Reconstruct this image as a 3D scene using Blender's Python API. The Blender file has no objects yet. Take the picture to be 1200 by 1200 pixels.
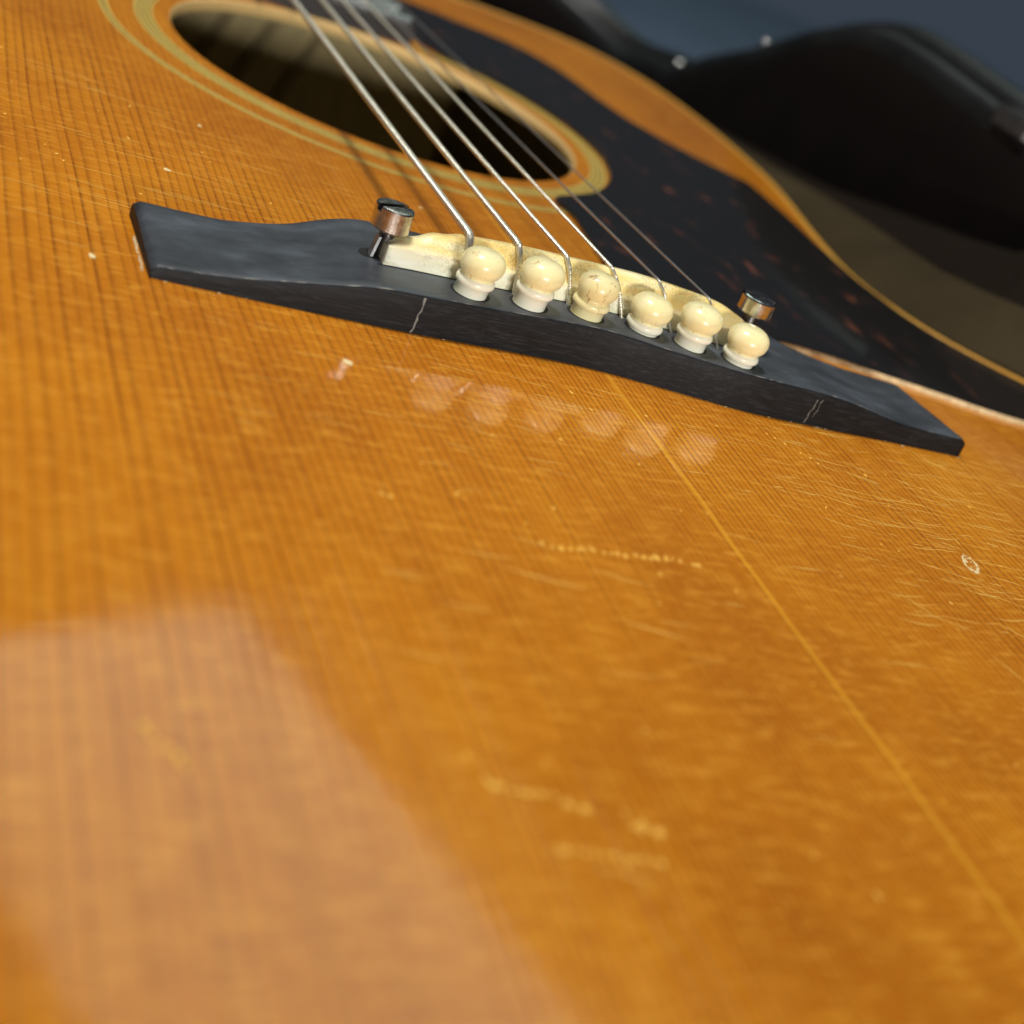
import bpy, bmesh, math, random
from mathutils import Vector, Matrix
random.seed(7)
MM = 0.001
scene = bpy.context.scene
coll = scene.collection

# ------------------------------------------------------------------ camera
cam_d = bpy.data.cameras.new("camera")
cam = bpy.data.objects.new("camera", cam_d)
coll.objects.link(cam)
cam.location = (-117.655*MM, -192.980*MM, 82.105*MM)
cam.rotation_euler = (1.07406257, -0.368874036, -0.330327658)
cam_d.sensor_width = 36
cam_d.lens = 51.0
cam_d.clip_start = 0.005
cam_d.clip_end = 60
cam_d.dof.use_dof = True
cam_d.dof.focus_distance = 0.234
cam_d.dof.aperture_fstop = 14.0
scene.camera = cam

# ------------------------------------------------------------------ world + lamps
w = bpy.data.worlds.new("World"); scene.world = w; w.use_nodes = True
w.node_tree.nodes["Background"].inputs[0].default_value = (0.70, 0.80, 1.0, 1)
w.node_tree.nodes["Background"].inputs[1].default_value = 0.030

def area(name, loc, aim, sx, sy, power, col, xdir=None):
    d = bpy.data.lights.new(name, 'AREA'); d.shape = 'RECTANGLE'; d.size = sx; d.size_y = sy
    d.energy = power; d.color = col
    o = bpy.data.objects.new(name, d); coll.objects.link(o)
    o.location = Vector(loc)*MM
    z = (Vector(loc)-Vector(aim)).normalized()
    if xdir is None: xdir = Vector((0, 0, 1)).cross(z) if abs(z.z) < .99 else Vector((1, 0, 0))
    x = (Vector(xdir) - z*z.dot(Vector(xdir))).normalized()
    y = z.cross(x)
    o.matrix_world = Matrix(((x.x, y.x, z.x, loc[0]*MM), (x.y, y.y, z.y, loc[1]*MM), (x.z, y.z, z.z, loc[2]*MM), (0, 0, 0, 1)))
    return o
# small shop lamp overhead, low window behind the photographer, rectangular ceiling panel mirrored in the varnish
area("overhead_lamp", (-360, 200, 1420), (0, 20, 0), .26, .26, 19.2, (1, .975, .94))
area("window_light", (-60, -1480, 222), (0, 50, 0), .40, .09, 18.5, (1, .985, .95))
u = Vector((-.93, -.37, 0)).normalized(); v = Vector((.37, -.93, 0)).normalized()
A = Vector((697, 2037, 1500)); c = A + u*350 + v*650
area("ceiling_panel", c, c-Vector((0, 0, 100)), .70, 1.30, 4.5, (.78, 1.0, .86), xdir=u)

scene.view_settings.view_transform = 'Standard'
scene.view_settings.look = 'None'
scene.view_settings.exposure = 0
scene.view_settings.gamma = 1
scene.render.engine = 'CYCLES'
scene.cycles.use_denoising = True
scene.cycles.max_bounces = 6

# ------------------------------------------------------------------ node helper
class NT:
    def __init__(s, name):
        s.m = bpy.data.materials.new(name); s.m.use_nodes = True
        s.t = s.m.node_tree; s.t.nodes.clear()
        s.out = s.t.nodes.new('ShaderNodeOutputMaterial')
        s.b = s.t.nodes.new('ShaderNodeBsdfPrincipled')
        s.t.links.new(s.b.outputs[0], s.out.inputs[0])
        s._p = None
    def put(s, sock, val):
        if hasattr(val, 'is_output') or isinstance(val, bpy.types.NodeSocket): s.t.links.new(val, sock)
        else:
            if isinstance(val, (tuple, list)) and len(val) == 3 and sock.type == 'RGBA': val = (*val, 1)
            sock.default_value = val
    def P(s):
        if s._p is None:
            tc = s.t.nodes.new('ShaderNodeTexCoord'); g = s.t.nodes.new('ShaderNodeNewGeometry')
            n = s.t.nodes.new('ShaderNodeVectorMath'); n.operation = 'SCALE'
            s.t.links.new(tc.outputs['Object'], n.inputs[0]); n.inputs['Scale'].default_value = 1000
            s._p = n.outputs[0]
        return s._p
    def sep(s, vec):
        n = s.t.nodes.new('ShaderNodeSeparateXYZ'); s.put(n.inputs[0], vec); return n.outputs
    def comb(s, x, y, z):
        n = s.t.nodes.new('ShaderNodeCombineXYZ')
        for i, a in enumerate((x, y, z)): s.put(n.inputs[i], a)
        return n.outputs[0]
    def m_(s, op, a, b=None, c=None):
        n = s.t.nodes.new('ShaderNodeMath'); n.operation = op
        s.put(n.inputs[0], a)
        if b is not None: s.put(n.inputs[1], b)
        if c is not None: s.put(n.inputs[2], c)
        return n.outputs[0]
    def vm(s, op, a, b):
        n = s.t.nodes.new('ShaderNodeVectorMath'); n.operation = op
        s.put(n.inputs[0], a); s.put(n.inputs[1], b); return n.outputs[0]
    def noise(s, vec, scale=1, detail=3, rough=.5, dist=0):
        n = s.t.nodes.new('ShaderNodeTexNoise')
        s.put(n.inputs['Vector'], vec); s.put(n.inputs['Scale'], scale)
        n.inputs['Detail'].default_value = detail; n.inputs['Roughness'].default_value = rough; n.inputs['Distortion'].default_value = dist
        return n.outputs[0]
    def wn(s, val):
        n = s.t.nodes.new('ShaderNodeTexWhiteNoise'); n.noise_dimensions = '1D'; s.put(n.inputs['W'], val); return n.outputs[0]
    def ramp(s, fac, stops, interp='LINEAR'):
        n = s.t.nodes.new('ShaderNodeValToRGB'); n.color_ramp.interpolation = interp
        e = n.color_ramp.elements
        while len(e) < len(stops): e.new(.5)
        for i, (p, c_) in enumerate(stops):
            e[i].position = p
            e[i].color = (*c_, 1) if isinstance(c_, tuple) else (c_, c_, c_, 1)
        s.put(n.inputs[0], fac); return n.outputs[0]
    def mix(s, fac, a, b, mode='MIX'):
        n = s.t.nodes.new('ShaderNodeMix'); n.data_type = 'RGBA'; n.blend_type = mode
        s.put(n.inputs[0], fac); s.put(n.inputs[6], a); s.put(n.inputs[7], b); return n.outputs[2]
    def bump(s, h, strength=.3, dist=.0002, normal=None):
        n = s.t.nodes.new('ShaderNodeBump'); n.inputs['Strength'].default_value = strength
        n.inputs['Distance'].default_value = dist; s.put(n.inputs['Height'], h)
        if normal is not None: s.put(n.inputs['Normal'], normal)
        return n.outputs[0]
    def set(s, **k):
        names = dict(col='Base Color', rough='Roughness', metal='Metallic', spec='Specular IOR Level', coat='Coat Weight',
                     coatr='Coat Roughness', normal='Normal', coatn='Coat Normal', sheen='Sheen Weight', ior='IOR', sss='Subsurface Weight', ssr='Subsurface Scale')
        for a, b in k.items(): s.put(s.b.inputs[names[a]], b)
        return s.m

# ------------------------------------------------------------------ materials
def mat_spruce():
    n = NT('amber_varnished_spruce'); P = n.P(); X, Y, Z = n.sep(P)
    wob = n.m_('SUBTRACT', n.noise(n.vm('MULTIPLY', P, (.02, .006, 0)), 1, 2), .5)
    xs = n.m_('ADD', X, n.m_('MULTIPLY', wob, 5.0))
    ax = n.m_('ABSOLUTE', xs)
    side = n.m_('SIGN', xs)
    g = n.m_('DIVIDE', n.m_('LOGARITHM', n.m_('MULTIPLY_ADD', ax, .0100, 1), math.e), .0098)
    ir = n.noise(n.comb(n.m_('MULTIPLY', ax, .16), n.m_('MULTIPLY', Y, .002), side), 1, 1)
    g = n.m_('ADD', g, n.m_('MULTIPLY', ir, 1.6))
    fr = n.m_('FRACT', g); idx = n.m_('FLOOR', g)
    late = n.ramp(fr, [(0, .05), (.45, .06), (.70, .38), (.82, 1.), (.92, .95), (1, .05)])
    inten = n.m_('MULTIPLY_ADD', n.wn(idx), .55, .45)
    late = n.m_('MULTIPLY', late, inten)
    # the grain shows more or less strongly across the plate
    vis = n.ramp(n.noise(n.vm('MULTIPLY', P, (.028, .02, 0)), 1, 3), [(.30, .60), (.60, 1.)])
    late = n.m_('MULTIPLY', late, vis)
    streak = n.noise(n.vm('MULTIPLY', P, (3.2, .05, 0)), 1, 3)
    silk = n.noise(n.vm('MULTIPLY', P, (.20, .85, 0)), 1, 3, .55, .4)
    silk2 = n.noise(n.vm('MULTIPLY', P, (.50, 1.7, 3.)), 1, 2, .6)
    big = n.noise(n.vm('MULTIPLY', P, (.022, .018, 7.)), 1, 4, .55)
    base = n.ramp(big, [(.28, (.50, .150, .006)), (.5, (.66, .222, .008)), (.72, (.80, .300, .012))])
    base = n.mix(late, base, (.25, .062, .004))
    base = n.mix(n.m_('MULTIPLY', n.ramp(streak, [(.5, 0.), (.75, 1.)]), .28), base, (.44, .125, .008))
    fl = n.m_('MULTIPLY', n.ramp(silk, [(.52, 0.), (.70, 1.)]), .45)
    base = n.mix(fl, base, (.92, .42, .045))
    fl2 = n.m_('MULTIPLY', n.ramp(silk2, [(.55, 0.), (.70, 1.)]), .36)
    base = n.mix(fl2, base, (.95, .46, .06))
    dk = n.m_('MULTIPLY', n.ramp(silk, [(.28, 1.), (.46, 0.)]), .30)
    base = n.mix(dk, base, (.42, .11, .006))
    # centre seam of the two book-matched plates
    sx = n.m_('ABSOLUTE', n.m_('ADD', X, n.m_('MULTIPLY', n.m_('SUBTRACT', n.noise(n.comb(0., n.m_('MULTIPLY', Y, .018), 3.), 1, 2), .5), 3.2)))
    seam = n.ramp(n.m_('DIVIDE', sx, 1.0), [(.0, 1.), (.24, .95), (.42, 0.)])
    base = n.mix(n.m_('MULTIPLY', seam, .52), base, (1.0, .50, .035))
    hgt = n.m_('ADD', n.m_('MULTIPLY', late, .9), n.m_('MULTIPLY', silk, .5))
    hgt = n.m_('ADD', hgt, n.m_('MULTIPLY', n.noise(n.vm('MULTIPLY', P, (.5, .4, 0)), 1, 3), .8))
    lowf = n.m_('MULTIPLY', n.noise(n.vm('MULTIPLY', P, (.035, .02, 0)), 1, 2), 9.)
    bn = n.bump(hgt, .35, .00006)
    cn = n.bump(n.m_('ADD', n.m_('ADD', hgt, lowf), n.m_('MULTIPLY', seam, -1.0)), .20, .00006)
    cr = n.ramp(n.noise(n.vm('MULTIPLY', P, (.05, .03, 0)), 1, 5, .6), [(.35, .03), (.7, .10)])
    return n.set(col=base, rough=.5, spec=.05, coat=1., coatr=cr, normal=bn, coatn=cn)

def mat_plain(name, col, rough=.4, metal=0., var=.12, scale=.3, bump=.0, coat=0., spec=.5, stretch=(1, 1, 1), coatr=.05):
    n = NT(name); P = n.P()
    ns = n.noise(n.vm('MULTIPLY', P, stretch), scale, 4, .6)
    dark = tuple(c_*(1-var) for c_ in col); lite = tuple(min(1, c_*(1+var)) for c_ in col)
    colr = n.ramp(ns, [(.3, dark), (.7, lite)])
    r = n.m_('MULTIPLY_ADD', ns, .25, rough-.12)
    kw = dict(col=colr, rough=r, metal=metal, coat=coat, spec=spec, coatr=coatr)
    if bump: kw['normal'] = n.bump(n.noise(n.vm('MULTIPLY', P, stretch), scale*6, 4, .6), bump, .0002)
    return n.set(**kw)

def mat_bridge(name, k, r0, dust):
    n = NT(name); P = n.P(); X, Y, Z = n.sep(P)
    a = n.noise(n.vm('MULTIPLY', P, (.09, .16, .3)), 1, 5, .62)
    fine = n.noise(n.vm('MULTIPLY', P, (.22, 3.0, 3.5)), 1, 5, .7)
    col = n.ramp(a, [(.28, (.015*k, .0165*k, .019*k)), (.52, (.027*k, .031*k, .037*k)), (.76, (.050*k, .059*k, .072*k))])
    col = n.mix(n.m_('MULTIPLY', n.ramp(fine, [(.5, 0.), (.8, 1.)]), dust), col, (.070, .076, .084))
    # rubbed upper edge of the front face is paler
    sp = n.noise(n.vm('MULTIPLY', P, (1.6, 1.6, 1.6)), 1, 3, .7)
    col = n.mix(n.m_('MULTIPLY', n.ramp(sp, [(.68, 0.), (.74, 1.)]), .22), col, (.20, .19, .17))
    h = n.m_('ADD', fine, n.m_('MULTIPLY', a, .12))
    rough = n.m_('MULTIPLY_ADD', a, .35, r0)
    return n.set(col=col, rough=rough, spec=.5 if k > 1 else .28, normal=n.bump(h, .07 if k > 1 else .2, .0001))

def mat_guard():
    n = NT('tortoise_celluloid'); P = n.P()
    d = n.noise(n.vm('MULTIPLY', P, (.17, .085, .1)), 1, 3, .5, .15)
    e = n.noise(n.vm('MULTIPLY', P, (.5, .22, .1)), 1, 3, .6, .3)
    f = n.m_('ADD', n.m_('MULTIPLY', d, .8), n.m_('MULTIPLY', e, .2))
    col = n.ramp(f, [(.53, (.007, .0052, .005)), (.61, (.018, .008, .007)), (.66, (.085, .027, .014)), (.71, (.20, .065, .030)), (.78, (.26, .090, .040))])
    return n.set(col=col, rough=.35, spec=.4, coat=1., coatr=.04, coatn=n.bump(n.noise(P, .12, 2), .05, .0003))

def mat_bone(name, a, b, stain, sthr=.62):
    n = NT(name); P = n.P()
    q = n.noise(n.vm('MULTIPLY', P, (.25, .25, .25)), 1, 4, .6)
    col = n.ramp(q, [(.3, a), (.7, b)])
    s = n.noise(n.vm('MULTIPLY', P, (.9, .9, .35)), 1, 5, .7, .6)
    col = n.mix(n.m_('MULTIPLY', n.ramp(s, [(sthr, 0.), (sthr+.06, 1.)]), .7), col, stain)
    return n.set(col=col, rough=.36, spec=.4, coat=.25, coatr=.15, sss=.12, ssr=.0008, normal=n.bump(s, .12, .0001))

def mat_saddle():
    n = NT('aged_ceramic_saddle'); P = n.P(); X, Y, Z = n.sep(P)
    q = n.noise(n.vm('MULTIPLY', P, (.14, .35, .5)), 1, 3, .5)
    top = n.ramp(q, [(.3, (.84, .56, .16)), (.5, (.93, .74, .30)), (.72, (.96, .86, .52))])
    low = n.ramp(q, [(.3, (.93, .87, .60)), (.7, (.96, .94, .76))])
    f = n.ramp(n.m_('DIVIDE', n.m_('ADD', Z, n.m_('MULTIPLY', q, 1.5)), 20.), [(.50, 0.), (.56, 1.)])
    col = n.mix(f, low, top)
    cr = n.noise(n.vm('MULTIPLY', P, (.9, .9, .9)), 1, 5, .75, 1.5)
    cr = n.m_('ABSOLUTE', n.m_('SUBTRACT', cr, .5))
    msk = n.ramp(n.noise(n.vm('MULTIPLY', P, (.12, .2, .2)), 1, 2), [(.44, 0.), (.54, 1.)])
    lay = n.noise(n.vm('MULTIPLY', P, (.12, 1., 2.6)), 1, 4, .6)
    col = n.mix(n.m_('MULTIPLY', n.ramp(lay, [(.50, 0.), (.66, 1.)]), .18), col, (.66, .52, .26))
    col = n.mix(n.m_('MULTIPLY', n.m_('MULTIPLY', n.ramp(cr, [(.0, 1.), (.022, 0.)]), msk), .95), col, (.12, .07, .03))
    return n.set(col=col, rough=.38, spec=.5, sss=.2, ssr=.001, normal=n.bump(n.m_('ADD', q, lay), .14, .0002))

M = {}
M['spruce'] = mat_spruce()
M['raw'] = mat_plain('raw_spruce_edge', (.78, .52, .20), .6, var=.15, scale=1.2, stretch=(1, 1, 4))
M['inner'] = mat_plain('bare_inner_wood', (.34, .265, .12), .75, var=.18, scale=.25, stretch=(1, 1, .3))
M['string_shadow'] = mat_plain('string_shadow_tone', (.19, .145, .065), .8, var=.2, scale=.3)  # tone of the painted string shadows inside the body
M['maho'] = mat_plain('dark_mahogany', (.055, .020, .010), .3, var=.25, scale=.3, stretch=(.2, .2, 3), coat=.8)
M['binding'] = mat_plain('yellowed_binding', (.72, .37, .05), .35, var=.08, coat=.5)
M['ring'] = mat_plain('yellowed_inlay', (.80, .60, .13), .4, var=.15, scale=.6, coat=.8)
M['ring_dark'] = mat_plain('dark_inlay_line', (.26, .12, .012), .4, var=.2, coat=.8)
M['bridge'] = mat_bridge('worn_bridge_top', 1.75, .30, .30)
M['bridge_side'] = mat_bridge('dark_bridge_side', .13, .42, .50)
M['guard'] = mat_guard()
M['pin_body'] = mat_bone('cream_pin', (.90, .78, .38), (.95, .87, .52), (.50, .26, .07), .60)
M['pin_white'] = mat_bone('whiter_pin_collar', (.90, .87, .64), (.95, .93, .78), (.62, .40, .15), .72)
M['pin_stained'] = mat_bone('stained_pin', (.84, .70, .32), (.91, .81, .46), (.30, .13, .03), .56)
M['saddle'] = mat_saddle()
M['nickel'] = mat_plain('tarnished_nickel', (.62, .58, .53), .24, 1., var=.22, scale=.9, bump=.25)
M['nickel_bright'] = mat_plain('bright_nickel', (.72, .70, .68), .16, 1., var=.12, scale=.5)
M['steel_dark'] = mat_plain('dark_screw_steel', (.16, .15, .15), .35, 1., var=.3, scale=1.)
M['zinc'] = mat_plain('dull_zinc', (.50, .52, .52), .45, .6, var=.2, scale=1.)
M['black'] = mat_plain('black_hole', (.004, .004, .004), .8, var=.1)
M['fret'] = mat_plain('fret_nickel', (.75, .75, .74), .25, 1., var=.1)
M['board'] = mat_plain('rosewood', (.030, .024, .020), .4, var=.3, scale=.3, stretch=(3, .3, 3))
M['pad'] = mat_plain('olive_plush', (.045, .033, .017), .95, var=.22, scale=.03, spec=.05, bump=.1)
M['pad_shaded'] = mat_plain('shaded_plush', (.013, .009, .006), .95, var=.2, scale=.03, spec=.05)  # darker copy of the plush, paints the fade into shade
M['vinyl'] = mat_plain('black_vinyl', (.006, .006, .006), .42, var=.3, scale=.1, bump=.2)
M['case_in_shaded'] = mat_plain('shaded_brown_lining', (.0045, .0028, .0022), .95, var=.3, scale=.05, spec=.1)  # near-black colour paints in the shade inside the case
M['trim'] = mat_plain('rubbed_rim_trim', (.010, .011, .011), .45, var=.4, scale=.05)
M['floor'] = mat_plain('blue_grey_cloth', (.10, .14, .205), .9, var=.12, scale=.01, spec=.2)
M['scratch'] = mat_plain('varnish_scratch', (1.0, .56, .11), .45, var=.15, scale=.2, spec=.5)
M['scratch_w'] = mat_plain('bare_dent', (.98, .72, .36), .5, var=.15, scale=.8)
M['rubbed'] = mat_plain('rubbed_varnish', (1.0, .52, .09), .6, var=.12, scale=.5, spec=.1)
M['paledust'] = mat_plain('pale_glue_line', (.66, .48, .25), .7, var=.3, scale=1.)
M['crack'] = mat_plain('pale_crack_edge', (.20, .195, .175), .6, var=.3, scale=2.)
def mat_string(name, wound, col, rough):
    n = NT(name); P = n.P(); X, Y, Z = n.sep(P)
    kw = dict(col=n.ramp(n.noise(P, .3, 3), [(.3, tuple(c_*.85 for c_ in col)), (.7, col)]), metal=.8, rough=rough)
    if wound:
        wv = n.m_('SINE', n.m_('MULTIPLY', n.m_('ADD', Y, n.m_('MULTIPLY', Z, -1.)), 2*math.pi/.34))
        kw['normal'] = n.bump(wv, .6, .00006)
    return n.set(**kw)
M['wound'] = mat_string('wound_string', True, (1., .94, .76), .30)
M['plainstr'] = mat_string('plain_string', False, (.62, .61, .60), .30)

# ------------------------------------------------------------------ mesh helpers
def make(name, verts, faces, mat, parent=None, smooth=False, mats=None, fm=None):
    me = bpy.data.meshes.new(name)
    me.from_pydata([tuple(c_*MM for c_ in v_) for v_ in verts], [], faces)
    me.materials.append(mat)
    for m2 in (mats or []): me.materials.append(m2)
    if fm:
        for p, k in zip(me.polygons, fm): p.material_index = k
    if smooth:
        for p in me.polygons: p.use_smooth = True
    me.validate(); me.update()
    o = bpy.data.objects.new(name, me); coll.objects.link(o)
    if parent: o.parent = parent
    return o
def empty(name, label, cat, loc=(0, 0, 0)):
    o = bpy.data.objects.new(name, None); coll.objects.link(o); o.location = Vector(loc)*MM
    o['label'] = label; o['category'] = cat; o.empty_display_size = .01
    return o
def interp(x, xs, ys):
    if x <= xs[0]: return ys[0]
    for i in range(1, len(xs)):
        if x <= xs[i]:
            h = xs[i]-xs[i-1]; t = (x-xs[i-1])/h; n = len(xs)
            m0 = (ys[i]-ys[max(i-2, 0)])/(xs[i]-xs[max(i-2, 0)]); k = min(i+1, n-1)
            m1 = (ys[k]-ys[i-1])/(xs[k]-xs[i-1])
            return (2*t**3-3*t*t+1)*ys[i-1]+(t**3-2*t*t+t)*h*m0+(3*t*t-2*t**3)*ys[i]+(t**3-t*t)*h*m1
    return ys[-1]
def catmull(pts, per=8, closed=True):
    out = []; n = len(pts); D = len(pts[0])
    rng = range(n) if closed else range(n-1)
    for i in rng:
        g = (lambda k: pts[k % n]) if closed else (lambda k: pts[min(max(k, 0), n-1)])
        p0, p1, p2, p3 = g(i-1), g(i), g(i+1), g(i+2)
        for s in range(per):
            t = s/per
            out.append(tuple(.5*(2*p1[d]+(p2[d]-p0[d])*t+(2*p0[d]-5*p1[d]+4*p2[d]-p3[d])*t*t+(-p0[d]+3*p1[d]-3*p2[d]+p3[d])*t**3) for d in range(D)))
    if not closed: out.append(tuple(pts[-1]))
    return out
def normals2(pts, closed=True):
    """outward normals of a counter-clockwise loop"""
    n = len(pts); r = []
    for i in range(n):
        a = pts[i-1] if closed or i else pts[i]; b = pts[(i+1) % n] if closed or i < n-1 else pts[i]
        tx, ty = b[0]-a[0], b[1]-a[1]; l = math.hypot(tx, ty) or 1
        r.append((ty/l, -tx/l))
    return r
def offset(pts, d, closed=True):
    return [(p[0]+nn[0]*d, p[1]+nn[1]*d) for p, nn in zip(pts, normals2(pts, closed))]
def strips(rings, closed=True):
    """rings: lists of verts of equal length, joined one after another"""
    n = len(rings[0]); V = [v_ for r in rings for v_ in r]; F = []
    for k in range(len(rings)-1):
        for i in range(n if closed else n-1):
            j = (i+1) % n
            F.append((k*n+i, k*n+j, (k+1)*n+j, (k+1)*n+i))
    return V, F
def lathe(profile, seg=32, cx=0, cy=0, cz=0, tilt=(0, 0)):
    rings = []
    for r, z in profile:
        rings.append([(cx+r*math.cos(2*math.pi*i/seg)+tilt[0]*z, cy+r*math.sin(2*math.pi*i/seg)+tilt[1]*z, cz+z) for i in range(seg)])
    return strips(rings, True)
def tube(path, r, seg=12):
    rings = []; n = len(path)
    for i, p in enumerate(path):
        p = Vector(p); a = Vector(path[max(i-1, 0)]); b = Vector(path[min(i+1, n-1)])
        t = (b-a).normalized(); x = t.cross(Vector((0, 0, 1)))
        if x.length < 1e-4: x = Vector((1, 0, 0))
        x.normalize(); y = x.cross(t)
        rings.append([tuple(p + x*r*math.cos(2*math.pi*k/seg) + y*r*math.sin(2*math.pi*k/seg)) for k in range(seg)])
    return strips(rings, True)
def fill_poly(name, loops, z, mat, parent, tri_up=True):
    bm = bmesh.new(); edges = []
    for L in loops:
        vs = [bm.verts.new((p[0]*MM, p[1]*MM, z*MM)) for p in L]
        for i in range(len(vs)): edges.append(bm.edges.new((vs[i], vs[(i+1) % len(vs)])))
    bmesh.ops.triangle_fill(bm, use_beauty=True, use_dissolve=False, edges=edges)
    bm.normal_update()
    for f in bm.faces:
        if (f.normal.z > 0) != tri_up: f.normal_flip()
    me = bpy.data.meshes.new(name); bm.to_mesh(me); bm.free(); me.materials.append(mat)
    o = bpy.data.objects.new(name, me); coll.objects.link(o)
    if parent: o.parent = parent
    return o

# ------------------------------------------------------------------ setting: the cloth-covered table under the case
fl = make('table', [(-4000, -4000, -135), (4000, -4000, -135), (4000, 6000, -135), (-4000, 6000, -135)], [(0, 1, 2, 3)], M['floor'])
fl['kind'] = 'structure'
wa = make('low_backdrop', [(-2600, 4024, -400), (4400, 0, -400), (4400, 0, 160), (-2600, 4024, 160), (-2400, 4370, -400), (4600, 346, -400), (4600, 346, 160), (-2400, 4370, 160)],  # added backdrop, kept low so the varnish does not mirror it
          [(0, 1, 2, 3), (7, 6, 5, 4), (3, 2, 6, 7), (0, 3, 7, 4), (1, 5, 6, 2)], mat_plain('blue_grey_backdrop', (.11, .145, .205), .9, var=.05, scale=.002, spec=.1))
wa['kind'] = 'structure'

# ------------------------------------------------------------------ guitar body
guitar = empty('acoustic_guitar', 'amber flat-top acoustic guitar with dark bridge and tortoise pickguard lying in its open case', 'guitar', (0, 0, -100))
def G(o):
    o.parent = guitar; o.matrix_parent_inverse = Matrix.Translation(-guitar.location); return o

treble = [(0, -270), (75, -263), (140, -235), (184, -185), (203, -110), (203, -45), (190, -5), (168, 24), (146, 42), (134.5, 51), (127, 58), (120, 67), (115, 79), (112.5, 96),
          (116, 120), (122.5, 148), (126.5, 171), (127.5, 202), (125.5, 232), (119, 258), (104, 278), (80, 287), (45, 290)]
def axis(y): return -5*max(0, y)/142
bass = [(2*axis(y)-x, y) for x, y in treble[1:]][::-1]
outline = catmull(treble + [(-10, 290)] + bass, 6)
HC = (-5.0, 142.3); HR = 50.6
def circle(r, n=128, c0=HC): return [(c0[0]+r*math.cos(2*math.pi*i/n), c0[1]+r*math.sin(2*math.pi*i/n)) for i in range(n)]

BW = 2.2
top = G(fill_poly('soundboard', [offset(outline, -BW), circle(HR)], 0, M['spruce'], None))
rim_n = 128
V, F = strips([[(*p, -.0) for p in circle(HR)], [(*p, -.35) for p in circle(HR-.35)], [(*p, -2.6) for p in circle(HR-.35)], [(*p, -3.) for p in circle(HR)]])
o = make('soundhole_edge', V, F, M['raw'], None, True); o.parent = top
under = fill_poly('soundboard_underside', [offset(outline, -BW), circle(HR)], -3.0, M['inner'], None, False); under.parent = top
V, F = strips([[(*p, -6) for p in offset(outline, -BW)], [(*p, .0) for p in offset(outline, -BW)], [(*p, .12) for p in offset(outline, -BW+.2)], [(*p, .12) for p in offset(outline, -.5)], [(*p, -.4) for p in outline], [(*p, -6) for p in outline]])
G(make('binding', V, F, M['binding'], None))
V, F = strips([[(*p, -6) for p in offset(outline, -.15)], [(*p, -95) for p in offset(outline, -.15)]])
G(make('side', V, F, M['maho'], None, True))
V, F = strips([[(*p, -3) for p in offset(outline, -2.6)], [(*p, -95) for p in offset(outline, -2.6)]])
G(make('inner_side', V, F, M['inner'], None, True))
G(fill_poly('back', [outline], -95.2, M['inner'], None))
V = []; F = []
def box(x0, x1, y0, y1, z0, z1, V=None, F=None):
    V = [] if V is None else V; F = [] if F is None else F; b = len(V)
    V += [(x0, y0, z0), (x1, y0, z0), (x1, y1, z0), (x0, y1, z0), (x0, y0, z1), (x1, y0, z1), (x1, y1, z1), (x0, y1, z1)]
    F += [tuple(b+i for i in f) for f in ((0, 3, 2, 1), (4, 5, 6, 7), (0, 1, 5, 4), (1, 2, 6, 5), (2, 3, 7, 6), (3, 0, 4, 7))]
    return V, F
V, F = box(-62, 50, 236, 283, -92, -3.2)
G(make('neck_block', V, F, M['inner'], None))
for kx in (-25, -12, 2):  # thin dark strips stand in for string shadows on the neck block
    V, F = box(-1.6, 1.6, 234.6, 235.9, -60, -4)
    V = [(x+kx+(z+20)*.35, y, z) for x, y, z in V]
    G(make('string_shadow_strip', V, F, M['string_shadow'], None))
V, F = box(-95, 85, 224, 232, -11, -3.2)
G(make('cross_brace', V, F, M['inner'], None))

# rosette rings, inlaid 0.05 mm proud
def ring(name, r0, r1, mat, z=.05, n=160):
    a = [(*p, z) for p in circle(r0, n)]; b = [(*p, z) for p in circle(r1, n)]
    V, F = strips([b, a]); o = make(name, V, F, mat, None); o.parent = top; return o
for r0, r1, m_ in ((54.5, 55.1, 'ring'), (55.1, 55.6, 'ring_dark'), (55.6, 56.3, 'ring'), (56.3, 56.8, 'ring_dark'), (56.8, 57.5, 'ring'), (57.5, 58.0, 'ring_dark'), (58.0, 58.7, 'ring'),
                   (64.6, 65.3, 'ring'), (65.3, 65.9, 'ring_dark'), (65.9, 66.6, 'ring')):
    ring('rosette_ring', r0, r1, M[m_])

# pickguard
pg_low = [(22.6, 88.0), (24.0, 79.6), (22.2, 63.5), (21.7, 47.3), (30, 36), (42, 33.2), (51.3, 33.6), (56.4, 34.0), (66.5, 32.6), (75.9, 30.1), (91.0, 26.8), (100.8, 24.2), (111.3, 22.6), (125, 23), (135, 28.), (137.5, 36), (132, 43)]
pg_up = [(123.0, 52.0), (115.8, 61.6), (111.6, 71.6), (110.0, 80.3), (108.6, 90.5), (108.8, 104), (109.3, 115.8), (110.2, 135), (109.6, 152.9), (106, 156.8), (99, 163), (91.2, 172.3), (84, 184), (79.5, 198.1), (74.2, 222), (64, 238), (46, 245), (31.5, 250), (17, 248), (17.5, 225), (19, 206)]
rr = 59.3
arc = [(HC[0]+rr*math.cos(a), HC[1]+rr*math.sin(a)) for a in [math.radians(d) for d in range(58, -62, -6)]]
pgl = pg_low + pg_up + [(22.5, 200)] + arc
pgl = catmull(pgl, 4)
V, F = strips([[(*p, .02) for p in pgl], [(*p, .75) for p in pgl], [(*p, .95) for p in offset(pgl, -.12)]])
pgo = fill_poly('pickguard', [offset(pgl, -.12)], .95, M['guard'], None); G(pgo)
e_ = make('pickguard_edge', V, F, M['guard'], None); e_.parent = pgo
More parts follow.
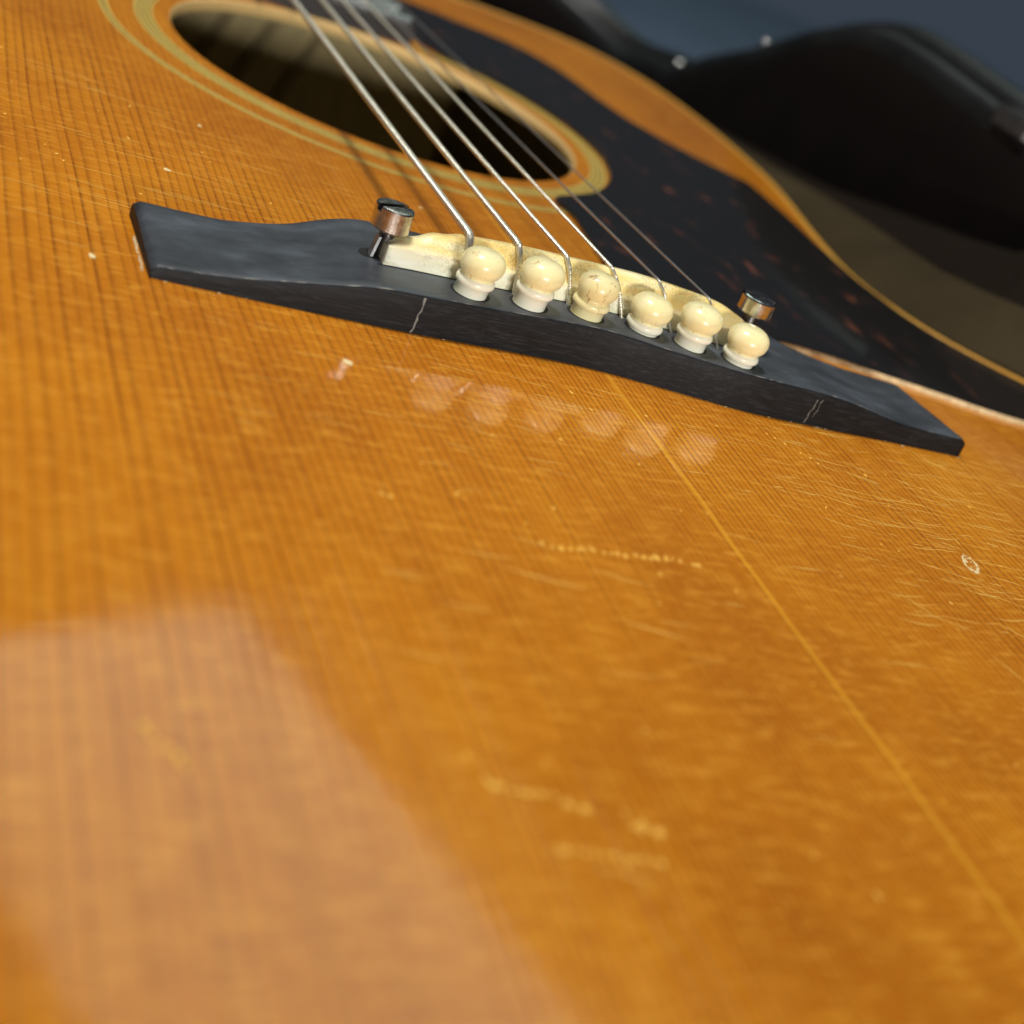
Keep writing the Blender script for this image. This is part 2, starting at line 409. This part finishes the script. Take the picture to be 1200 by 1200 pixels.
# varnish lip that has crept up along the lower edge of the pickguard
lipc = catmull([(52, 33.2), (56.4, 33.6), (66.5, 32.2), (75.9, 29.7), (91.0, 26.4), (100.8, 23.8), (111.3, 22.2), (125, 22.6)], 6, False)
nl = normals2(lipc, False)
V, F = strips([[(p[0], p[1], .9) for p in lipc], [(p[0]+a[0]*.12, p[1]+a[1]*.12, .5) for p, a in zip(lipc, nl)], [(p[0]+a[0]*(.45+.2*math.sin(i*1.7)), p[1]+a[1]*(.45+.2*math.sin(i*1.7)), .02) for i, (p, a) in enumerate(zip(lipc, nl))]], False)
e_ = make('worn_edge_line', V, F, M['paledust'], None); e_.parent = pgo

# ------------------------------------------------------------------ bridge
BX = [-76.2, -60, -47, -35, -17, -3, 12, 26, 39, 57, 76.2]; BY = [-.9, -.7, -.4, -.1, 1.2, 1.5, -.3, -2.2, -2.3, -1.9, -1.8]
def y0(x): return interp(x, BX, BY)
def zf(x): return interp(x, [-76.2, -66, -55, -49, -45, -40, -20, -4, 11, 25, 35, 41, 47.5, 59, 66, 76.2], [1.9, 2.6, 4.2, 5.1, 5.8, 6.3, 6.6, 7.1, 6.8, 6.7, 6.6, 6.4, 5.8, 4.1, 3.7, 3.6])
def zb(x): return interp(x, [-76.2, -67, -62, -53, -45, -39, -20, 20, 36, 42, 47, 55, 61, 76.2], [3.0, 3.1, 3.3, 4.3, 6.0, 6.8, 6.8, 6.6, 6.1, 5.3, 4.6, 4.1, 3.8, 3.5])
def yb(x): return interp(x, [-76.2, -67, -62, -53, -45, -39, -20, 0, 25, 36, 44, 52, 60, 68, 76.2], [21.0, 20.8, 21, 22.8, 25.6, 26.6, 27, 27.5, 27, 26, 23.5, 21.2, 20, 19.8, 19.3])
def zs(x, y):
    t = min(1, max(0, (y-y0(x))/(yb(x)-y0(x)))); return zf(x)*(1-t)+zb(x)*t
NX = 150; NV = 22
rings = []
for i in range(NX+1):
    x = -76.2+152.4*i/NX
    a, b = y0(x), yb(x); row = []
    def xx(y):
        t = (y-a)/(b-a); s = min(1, max(0, (x-45)/31.2)); s = s*s
        e2 = min(1, max(0, (-x-60)/16.2))
        return x - 3.6*t*s - .6*t*e2
    f_, g_ = zf(x), zb(x)
    row.append((xx(a), a, 0)); row.append((xx(a), a+.05, f_*.5)); row.append((xx(a), a+.12, f_-.40)); row.append((xx(a), a+.22, f_-.12)); row.append((xx(a+.5), a+.5, f_-.0))
    for k in range(1, NV):
        t = k/NV; y = a+(b-a)*(t*.94+.03+.01); row.append((xx(y), y, f_*(1-t)+g_*t))
    row.append((xx(b), b-.35, g_-.25)); row.append((xx(b), b, g_-.8)); row.append((xx(b), b, 0))
    # softened ends
    d = min(x+76.2, 76.2-x)
    if d < 1.1: row = [(p[0], p[1], p[2]-(.55*(1.1-d)**2 if p[2] > 1.2 else 0)) for p in row]
    rings.append(row)
V, F = strips(rings, False)
n1 = len(rings[0]); last = NX*n1
F.append(tuple(range(n1))[::-1]); F.append(tuple(last+k for k in range(n1)))
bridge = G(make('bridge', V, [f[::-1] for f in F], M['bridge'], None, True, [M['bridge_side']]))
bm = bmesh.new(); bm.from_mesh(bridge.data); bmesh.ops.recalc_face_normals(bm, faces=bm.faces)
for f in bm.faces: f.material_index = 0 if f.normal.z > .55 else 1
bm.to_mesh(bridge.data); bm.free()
for p in bridge.data.polygons:
    if len(p.vertices) > 4: p.use_smooth = False
def B(o): o.parent = bridge; return o

# cracks and glue line on the front face
def front_crack(x0, x1, wd, mat, z0=.1, z1=None, seed=0):
    r = random.Random(seed); V = []; n = 9
    z1 = z1 if z1 is not None else zf(x0)-.35
    for i in range(n):
        t = i/(n-1); x = x0+(x1-x0)*t+r.uniform(-.18, .18); z = z0+(z1-z0)*t; ww = wd*(.5+r.random())
        y = y0(x)+.15*(z/zf(x0))**2-.04
        V += [(x-ww/2, y, z), (x+ww/2, y, z)]
    F = [(2*i, 2*i+1, 2*i+3, 2*i+2) for i in range(n-1)]
    B(make('front_crack', V, F, mat))
front_crack(-35.6, -35.2, .30, M['crack'], seed=1)
front_crack(-35.25, -34.85, .16, M['black'], seed=2)
front_crack(39.2, 39.6, .16, M['crack'], 0.3, 5.0, seed=3)
front_crack(40.4, 40.7, .12, M['crack'], 1.5, 5.2, seed=4)
front_crack(-6.0, -6.0, .22, M['black'], 3.2, 6.6, seed=5)
front_crack(-4.9, -4.9, .15, M['black'], 3.9, 6.3, seed=6)
front_crack(-17.4, -17.4, .22, M['black'], 5.0, 6.2, seed=8)
# chips of pale glue squeezed out at the foot of the bridge
Vc = []; Fc = []
r_ = random.Random(4)
def chip(cx, cy, rx, ry, z, V, F, ang=0, n=8, rnd=r_):
    b = len(V)
    for i in range(n):
        a = 2*math.pi*i/n; k = rnd.uniform(.6, 1.15)
        x, y = rx*k*math.cos(a), ry*k*math.sin(a)
        V.append((cx+x*math.cos(ang)-y*math.sin(ang), cy+x*math.sin(ang)+y*math.cos(ang), z))
    V.append((cx, cy, z+.12))
    for i in range(n): F.append((b+i, b+(i+1) % n, b+n))
for x, s_ in ((22.6, .45), (31.5, .35), (36.2, .35), (42.2, .8), (44, .3), (76, .5), (-73.8, .35), (-62, .2), (-66, .3), (-30, .25), (58, .2)):
    chip(x, y0(x)-.25, s_, s_*.45, .03, Vc, Fc)
for i in range(26):
    y = r_.uniform(1.0, 12.5); chip(-76.6-.25+r_.uniform(-.1, .1), y, .22, .8, .03, Vc, Fc)
o = B(make('glue_chip', Vc, Fc, M['paledust'])); o['kind'] = 'stuff'

# saddle
def sfy(x): return interp(x, [-41, -27, -4, 6, 15, 30], [8.6, 9.4, 10.4, 10.4, 9.2, 7.8])
def szc(x): return interp(x, [-40.5, -36, -32, -26, -16, -3, 6, 15, 22, 26, 29, 32], [9.7, 10.6, 12.0, 12.9, 13.35, 13.45, 13.55, 13.35, 12.8, 11.6, 10.6, 9.9])
rings = []
for i in range(91):
    x = -40.3+(31.5+40.3)*i/90; f_ = sfy(x); c_ = szc(x); base = zs(x, f_)-.6
    ft = min(9.9+.16*math.sin(x*.6)+.07*math.sin(x*1.7), c_-.15); c_ += (.12*math.sin(x*1.3) if x < -27 else 0)
    e1 = .5 if i in (0, 90) else (.15 if i in (1, 89) else 0)
    rings.append([(x, f_, base), (x, f_+.0, ft-.35), (x, f_+.12, ft-.1), (x, f_+.45, ft+.12-e1*.3), (x, f_+1.7, ft+(c_-ft)*.62-e1), (x, f_+2.6, c_-.12-e1), (x, f_+3.2, c_-e1), (x, f_+4.2, c_-.15-e1), (x, f_+4.6, c_-.6-e1), (x, f_+4.7, base)])
V, F = strips(rings, False); n1 = len(rings[0])
F.append(tuple(range(n1))); F.append(tuple(90*n1+k for k in range(n1))[::-1])
saddle = B(make('saddle', V, F, M['saddle'], None, True)); saddle['label'] = 'long cream saddle, stained and crackled'
for p in saddle.data.polygons:
    if len(p.vertices) > 4: p.use_smooth = False
# thin shadow gap of the slot in front of the saddle
V = []; F = []
xs_ = [-41.2+i*1.2 for i in range(61)]
for x in xs_: V += [(x, sfy(x)-.28, zs(x, sfy(x)-.28)+.05), (x, sfy(x)+.3, zs(x, sfy(x))+.05)]
F = [(2*i, 2*i+2, 2*i+3, 2*i+1) for i in range(len(xs_)-1)]
B(make('saddle_slot', V, F, M['black']))

# adjustment screws
def screw(x, y, zhead0, zhead1, r, slot_ang, mat, name_label, tilt):
    zb0 = zs(x, y)-2
    prof = [(1.05, zb0), (1.05, zhead0+.1)]
    # threaded shaft
    pr = []; z = zb0
    while z < zhead0-.2:
        pr += [(1.2, z), (1.36, z+.18)]; z += .36
    pr += [(1.15, zhead0+.1)]
    V, F = lathe(pr, 20, x, y, 0, tilt)
    head_pr = [(1.0, zhead0), (r-.3, zhead0), (r, zhead0+.3), (r, zhead1-.35), (r-.12, zhead1-.12), (r-.4, zhead1), (0.001, zhead1+.05)]
    s = B(make('adjustment_screw', [(a-tilt[0]*zb0, b-tilt[1]*zb0, c_) for a, b, c_ in V], F, M['steel_dark'], None, True))
    Vh, Fh = lathe(head_pr, 40, x, y, 0, tilt)
    # cut the slot with a boolean-free trick: real groove built by a bmesh bisect
    bm = bmesh.new()
    vs = [bm.verts.new(((a-tilt[0]*zb0)*MM, (b-tilt[1]*zb0)*MM, c_*MM)) for a, b, c_ in Vh]
    for f in Fh: bm.faces.new([vs[k] for k in f])
    cx = (x+tilt[0]*(zhead1-zb0))*MM; cy = (y+tilt[1]*(zhead1-zb0))*MM
    nx, ny = math.cos(slot_ang), math.sin(slot_ang)
    for sgn in (-1, 1):
        g = bm.verts[:]+bm.edges[:]+bm.faces[:]
        bmesh.ops.bisect_plane(bm, geom=g, plane_co=(cx+nx*.55*MM*sgn, cy+ny*.55*MM*sgn, 0), plane_no=(nx, ny, 0))
    g = bm.verts[:]+bm.edges[:]+bm.faces[:]
    bmesh.ops.bisect_plane(bm, geom=g, plane_co=(0, 0, (zhead1-1.0)*MM), plane_no=(0, 0, 1))
    kill = [f for f in bm.faces if f.calc_center_median().z > (zhead1-.99)*MM and abs((f.calc_center_median().x-cx)*nx+(f.calc_center_median().y-cy)*ny) < .545*MM]
    bmesh.ops.delete(bm, geom=kill, context='FACES')
    me = bpy.data.meshes.new('screw_head'); bm.to_mesh(me); bm.free(); me.materials.append(mat)
    h = bpy.data.objects.new('screw_head', me); coll.objects.link(h); B(h)
    h['label'] = name_label
    # groove walls and floor
    V = []; F = []
    def loc(a, b, z): return (cx/MM+nx*a-ny*b, cy/MM+ny*a+nx*b, z)
    L = math.sqrt(max(.1, r*r-.55*.55))-.03
    V += [loc(-.55, -L, zhead1-1.0), loc(.55, -L, zhead1-1.0), loc(.55, L, zhead1-1.0), loc(-.55, L, zhead1-1.0), loc(-.55, -L+.3, zhead1-.02), loc(.55, -L+.3, zhead1-.02), loc(.55, L-.3, zhead1-.02), loc(-.55, L-.3, zhead1-.02)]
    F = [(0, 1, 2, 3), (0, 3, 7, 4), (1, 5, 6, 2)]
    B(make('screw_slot', V, F, M['steel_dark']))
screw(-39.6, 12.6, 10.9, 14.8, 3.15, 1.94, M['nickel'], 'tall tarnished slotted screw head at the bass end', (-.03, 0))
screw(29.6, 12.6, 12.4, 15.5, 3.2, 1.05, M['nickel_bright'], 'shiny slotted screw head at the treble end', (0., 0))
# slot the bass screw stands in, and the zinc plate edge beside it
V = []; F = []
n = 20
for i in range(n):
    a = 2*math.pi*i/n; x = -41.0+2.4*math.cos(a); y = 12.4+1.9*math.sin(a); V.append((x, y, zs(x, y)+.06))
B(make('screw_hole', V, [tuple(range(n))], M['black']))
V, F = box(-41.9, -41.45, 11.0, 12.6, 3, 9.8)
V = [(x+(z-6)*.12, y, z) for x, y, z in V]
B(make('threaded_post', V, F, M['zinc']))

# bridge pins -------------------------------------------------------
def pin_profile(hc, rb, rcol, rsh):
    """hc = height of the ball centre above the bridge; profile from shank to crown, always 9 points below the ball"""
    p = [(rsh*.92, -1.5), (rsh, 0), (rsh*1.0, max(.1, hc-3.62)), (rcol*.93, max(.2, hc-3.5)), (rcol*1.0, max(.35, hc-3.22)), (rcol*1.02, hc-2.82), (rcol*.98, hc-2.45), (rcol*.92, hc-2.25), (rcol*.86, hc-2.12)]
    for k in range(16):
        a = math.radians(-50+k*140/15)
        cc = max(0., math.cos(a))**.74
        p.append((max(.001, rb*cc), hc+2.42*math.sin(a) if a > 0 else hc+2.55*math.sin(a)))
    return p
pins = [(-26.4, 5.2, 11.75, 3.6, 'pin_body', 'pin_white', (.08, 0)), (-15.8, 5.6, 12.4, 3.68, 'pin_body', 'pin_white', (.06, 0)), (-4.9, 6.4, 12.25, 3.5, 'pin_stained', 'pin_body', (.05, 0)),
        (6.1, 6.2, 10.9, 3.65, 'pin_body', 'pin_white', (.03, 0)), (14.8, 4.4, 12.05, 3.68, 'pin_body', 'pin_white', (.0, 0)), (24.0, 2.6, 10.95, 3.68, 'pin_body', 'pin_white', (.03, 0))]
plabel = ['cream ball-headed pin nearest the tarnished screw', 'cream ball-headed pin, second from the tarnished screw', 'pin with brown scratches on its ball', 'low-seated pin right of the brown-scratched one',
          'pin in front of the thinnest string', 'low pin in front of the shiny screw']
for i, (px, py, hz, rb, mb, mc, tl) in enumerate(pins):
    z = zs(px, py); hc = hz-z; pr = pin_profile(hc-.05, rb, 3.18, 2.72)
    V, F = lathe(pr, 40, 0, 0, 0, tl)
    ns = len(pr); fm = []
    for k in range(ns-1): fm += [1 if k < 8 else 0]*40
    o = make('bridge_pin', V, F, M[mb], None, True, [M[mc]], fm); o.location = Vector((px, py, z))*MM
    B(o); o['label'] = plabel[i]
    Vh = []; nn = 24
    for k in range(nn):
        a = 2*math.pi*k/nn; x = px+.1+3.4*math.cos(a); y = py+.1+2.95*math.sin(a); Vh.append((x, y, zs(x, y)+.05))
    B(make('pin_hole', Vh, [tuple(range(nn))], M['black']))

# ------------------------------------------------------------------ strings
crest = [(-26.9, 13.05), (-18.1, 13.35), (-9.1, 13.4), (-.3, 13.5), (9.1, 13.45), (19.1, 12.95)]
far = [(-28.8, 149.9), (-19.7, 159.7), (-12.8, 167.3), (-5.1, 175.6), (-.6, 181.), (7.1, 188.8)]
dia = [1.36, 1.08, .84, .66, .42, .33]
slab = ['thickest wound string', 'second thickest wound string', 'third wound string', 'thinnest wound string', 'plain steel string beside the outermost one', 'outermost thin plain steel string']
for i in range(6):
    cx, cz = crest[i]; fx, fy = far[i]; r = dia[i]/2; fq = sfy(cx)
    cy = fq+2.9; cz = szc(cx)+r+.0
    ex = pins[i][0] + (-1.2 if i in (2,) else -.4); ey = pins[i][1]+2.5; ez = zs(ex, ey)-1.5
    ex = [-26.9, -17.0, -6.6, 4.0, 13.4, 22.2][i]
    k = (fx-cx)/(fy-cy); zt = 11.5
    path = []
    for t in (330, 250, 190, 130, 80, 45, 25, 16): path.append((cx+k*(t-cy), t, cz+(zt-cz)*(t-cy)/(fy-cy)))
    path += [(cx+k*1.2, cy+1.2, cz+.0), (cx+(ex-cx)*.01, cy+.2, cz-.02)]
    dx, dy, dz = ex-cx, ey-cy, ez-cz
    path += [(cx+dx*.06, cy-.55, cz-.25), (cx+dx*.17, cy-1.2, cz-.85), (cx+dx*.3, cy-1.75, cz-1.6), (cx+dx*.5, cy-2.5, cz-3.1)]
    last = path[-1]
    path += [((last[0]+ex)/2, (last[1]+ey)/2, (last[2]+ez)/2), (ex, ey, ez)]
    path = catmull(path, 4, False)
    V, F = tube(path, r, 14 if r > .3 else 10)
    s = G(make('guitar_string', V, F, M['wound'] if i < 4 else M['plainstr'], None, True)); s['label'] = slab[i]

# ------------------------------------------------------------------ neck end above the soundhole
tl = -.045
def fb(x, y, z): return (x+tl*(y-192), y, z)
V = [fb(*p) for p in box(-41, 16.5, 0, 1, .2, 6.0)[0]]
V = [fb(x, y, z) for (x, y, z) in [(-41, 193, .2), (16.5, 193, .2), (15, 420, .2), (-38, 420, .2), (-41, 193, 5.2), (16.5, 193, 5.2), (15, 420, 5.6), (-38, 420, 5.6)]]
board = G(make('fingerboard', V, box(0, 1, 0, 1, 0, 1)[1], M['board']))
y = 198.5; gap = 11.2
for k in range(9):
    path = [fb(-41+i*57.5/10, y, 5.35+.45*math.sin(math.pi*i/10)) for i in range(11)]
    Vt, Ft = tube(path, 1.1, 10)
    f = make('fret', Vt, Ft, M['fret'], None, True); f.parent = board
    y += gap; gap *= 1.0595
V, F = box(-33, 8, 291, 700, -22, .0)
G(make('neck', V, F, M['maho']))

# ------------------------------------------------------------------ wear on the varnish (raised and bared fibres)
def ribbon(V, F, pts, wd, z=.02):
    b = len(V); n = len(pts)
    nl = normals2(pts, False)
    for i, (p, a) in enumerate(zip(pts, nl)):
        t = i/(n-1); w_ = wd*max(.12, math.sin(math.pi*min(1, max(0, t))))*.5
        V.append((p[0]+a[0]*w_, p[1]+a[1]*w_, z)); V.append((p[0]-a[0]*w_, p[1]-a[1]*w_, z))
    for i in range(n-1): F.append((b+2*i, b+2*i+1, b+2*i+3, b+2*i+2))
def arc_pts(x, y, L, ang, curv, n=8, jit=.05, r=random):
    pts = []; a = ang-curv*L/2
    for i in range(n):
        pts.append((x+r.uniform(-jit, jit), y+r.uniform(-jit, jit))); x += math.cos(a)*L/(n-1); y += math.sin(a)*L/(n-1); a += curv*L/(n-1)
    return pts
rs = random.Random(11)
V = []; F = []
def onbridge(x, y): return -78 < x < 78 and y0(max(-76, min(76, x)))-.4 < y < yb(max(-76, min(76, x)))+1
def scatter(n, x0, x1, ya, yb_, Lr, ar, cr, wr):
    for i in range(n):
        x, y = rs.uniform(x0, x1), rs.uniform(ya, yb_); L = rs.uniform(*Lr)
        pts = arc_pts(x, y, L, rs.uniform(*ar), rs.uniform(*cr), 8, .04, rs)
        if any(onbridge(*p) for p in pts): continue
        if any(math.hypot(p[0]-HC[0], p[1]-HC[1]) < 52 for p in pts): continue
        ribbon(V, F, pts, rs.uniform(*wr)*1.35, .02+.002*(i % 7))
scatter(330, 18, 108, -62, -1, (1.5, 10), (-.45, .2), (-.03, .09), (.06, .16))
scatter(45, 25, 108, -60, -4, (8, 20), (-.35, .12), (.01, .05), (.07, .15))
scatter(60, 40, 110, -40, 12, (3, 16), (-.25, .05), (0, .025), (.06, .13))
scatter(120, -75, 40, -40, 0, (1.5, 9), (-.3, .1), (-.01, .04), (.05, .12))
scatter(130, -112, -35, 5, 90, (3, 16), (-.22, .02), (-.01, .02), (.05, .12))
scatter(28, -60, 60, -125, -40, (3, 12), (-.3, .05), (-.01, .03), (.08, .2))
scatter(24, 20, 90, -80, -2, (3, 10), (-1.25, -.7), (-.02, .02), (.08, .18))
o = make('scratch', V, F, M['scratch']); o.parent = top; o['kind'] = 'stuff'
# rubbed spots: rows of short dashes where something skidded across the grain
V = []; F = []
def skid(xa, ya, xb, yb_, n, s_, rag=.5):
    for i in range(n):
        t = (i+rs.uniform(-.3, .3))/(n-1); x = xa+(xb-xa)*t; y = ya+(yb_-ya)*t+rs.uniform(-rag, rag)
        chip(x, y, s_*rs.uniform(.5, 1.1), s_*rs.uniform(.9, 2.2), .03+.001*i, V, F, rs.uniform(-.2, .2), 8, rs)
skid(-33, -56.3, -9, -55.4, 20, .45)
skid(-55.3, -100.8, -45, -103.3, 13, .42)
skid(-50.5, -109.0, -40.0, -110.4, 13, .38, .35)
skid(-87.3, -96.4, -84, -101, 8, .35)
skid(-41, -105, -38, -106.5, 5, .5)
skid(26, -8, 34, -17, 7, .3, .3)
for i in range(50):
    x, y = rs.uniform(-70, 90), rs.uniform(-115, -4)
    chip(x, y, rs.uniform(.12, .4), rs.uniform(.2, .7), .03, V, F, rs.uniform(-.6, .6), 7, rs)
for i in range(25):
    x, y = rs.uniform(-110, -50), rs.uniform(25, 95)
    chip(x, y, rs.uniform(.12, .35), rs.uniform(.2, .6), .03, V, F, rs.uniform(-.6, .6), 7, rs)
V = [(a, b, .03+(c_-.03)*.2) for a, b, c_ in V]
o = make('rubbed_spot', V, F, M['rubbed']); o.parent = top; o['kind'] = 'stuff'
V = []; F = []
chip(-49.4, -15.4, .9, 1.0, .03, V, F, .2, 9, rs); chip(-68, 45.6, .7, .9, .03, V, F, .2, 8, rs); chip(-83.8, 2.3, .6, .9, .03, V, F, .2, 8, rs)
chip(-58.5, 74, .5, .7, .03, V, F); chip(-17, 60.5, .4, .6, .03, V, F); chip(62, -1.9-.6, .4, .3, .03, V, F)
# oval bruise with a bright rim
rb_ = random.Random(5)
for k in range(90):
    a = rb_.uniform(0, 2*math.pi); q_ = rb_.uniform(.3, 1.1) if k % 4 == 0 else rb_.uniform(.82, 1.12); rx, ry = 1.25*q_, 2.5*q_; t = -.35
    ex, ey = rx*math.cos(a), ry*math.sin(a)
    chip(49.2+ex*math.cos(t)-ey*math.sin(t), -42.4+ex*math.sin(t)+ey*math.cos(t), rb_.uniform(.08, .2), rb_.uniform(.2, .5), .03+.0006*k, V, F, rb_.uniform(-.6, .3), 6, rb_)
V = [(a, b, .03+(c_-.03)*.3) for a, b, c_ in V]
o = make('bare_dent', V, F, M['scratch_w']); o.parent = top; o['kind'] = 'stuff'

# ------------------------------------------------------------------ guitar case
case = empty('guitar_case', 'open black guitar case with olive plush padding around the guitar', 'guitar case', (0, 0, -135))
def K(o):
    o.parent = case; o.matrix_parent_inverse = Matrix.Translation(-case.location); return o
half = [(235, 0, 36), (205, 60, 38), (188, 105, 39), (181, 146, 40), (180, 182, 42), (180, 205, 43), (180, 231, 42), (180, 258, 34), (180, 273, 27), (180, 300, 13), (180, 328, 1), (180, 346, -9),
        (179, 370, -13), (174, 394, -16), (162, 420, -10), (135, 445, 0), (100, 470, 8), (75, 510, 12), (70, 600, 12), (70, 760, 12)]
low = [(0, -322, 36), (95, -312, 36), (175, -272, 36), (222, -190, 36), (240, -90, 36)]
loop = low + half + [(-x, y, z) for x, y, z in half[::-1]] + [(-x, y, z) for x, y, z in low[1:][::-1]]
loop = catmull(loop, 5)
zl = [p[2] for p in loop]; l2 = [(p[0], p[1]) for p in loop]
def lo(d, dz=0, zabs=None):
    return [(a, b, (z+dz) if zabs is None else zabs) for (a, b), z in zip(offset(l2, d), zl)]
V, F = strips([lo(18, 0, -134), lo(18, 1), lo(16.5, 5), lo(13, 6.5), lo(9, 5.8), lo(7, 2), lo(6, -.5)])
K(make('case_shell', V, F, M['vinyl'], None, True))
V, F = strips([lo(6, -.5), lo(4.5, 1.4), lo(2, 2.2), lo(.2, 1.6), lo(-1, -.5), lo(-1.2, -5)])
K(make('case_rim', V, F, M['trim'], None, True))
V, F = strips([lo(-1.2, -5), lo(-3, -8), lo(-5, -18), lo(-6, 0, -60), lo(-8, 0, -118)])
K(make('case_lining', V, F, M['case_in_shaded'], None, True))
K(fill_poly('case_bottom', [offset(l2, -7)[::2]], -118, M['case_in_shaded'], None))
# padded ledge that hugs the guitar
seg = [(i, p) for i, p in enumerate(outline)]
cut = [p for p in outline if not (p[1] > 262 and abs(p[0]+10) < 70)]
i0 = max(range(len(outline)), key=lambda i: outline[i][1] if False else (outline[i][1] > 262 and abs(outline[i][0]+10) < 70)*1000-abs(outline[i][0]+10))
path = [outline[(i0+k) % len(outline)] for k in range(len(outline))]
path = [p for p in path if not (p[1] > 262 and abs(p[0]+10) < 70)]
nl = normals2(path, False)
def padz(y): return interp(y, [40, 100, 150, 200, 260, 290], [26, 18, 8, -4, -12, -14])
rings = []
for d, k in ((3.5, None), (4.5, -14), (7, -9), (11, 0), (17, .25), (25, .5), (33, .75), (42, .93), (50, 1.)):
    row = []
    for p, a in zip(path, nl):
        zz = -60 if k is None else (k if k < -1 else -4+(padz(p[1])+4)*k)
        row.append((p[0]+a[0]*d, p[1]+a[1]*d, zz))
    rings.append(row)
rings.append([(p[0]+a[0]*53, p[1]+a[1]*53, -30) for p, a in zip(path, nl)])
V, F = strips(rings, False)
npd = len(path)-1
K(make('plush_pad', V, F, M['pad'], None, True, [M['pad_shaded']], [1 if k//npd >= 5 else 0 for k in range(len(F))]))  # outer rings get the colour with shade painted in
# latch studs and a latch on the rim
def stud(p, r):
    V, F = lathe([(r, 0), (r, r*.3), (r*.8, r*.7), (r*.4, r*.95), (.001, r)], 16, p[0], p[1], p[2]); K(make('rivet', V, F, M['nickel_bright'], None, True))
stud((184, 352, -8), 2.4); stud((186, 300, 18), 1.6)
V, F = box(178, 192, 140, 156, 38, 43.5); 
K(make('latch', V, F, M['nickel_bright']))
# pale rubbed line along the front upper edge of the bridge
V = []; F = []
rk = random.Random(21)
x = -74.0
while x < 74:
    L = rk.uniform(.6, 3.2); wd = rk.uniform(.05, .16) if x < -38 else rk.uniform(.03, .09)
    if rk.random() < (.8 if x < -38 else .45):
        b = len(V)
        for xa in (x, x+L*.33, x+L*.66, x+L):
            k = 0.15 if xa in (x, x+L) else 1
            y = y0(xa)+.24; z = zf(xa)-.08
            V += [(xa, y-wd*.4*k, z-wd*.5*k+.03), (xa, y+wd*.8*k, z+wd*.45*k+.04)]
        F += [(b, b+2, b+3, b+1), (b+2, b+4, b+5, b+3), (b+4, b+6, b+7, b+5)]
    x += L+rk.uniform(.1, 1.2)
o = B(make('worn_edge', V, F, M['crack'])); o['kind'] = 'stuff'
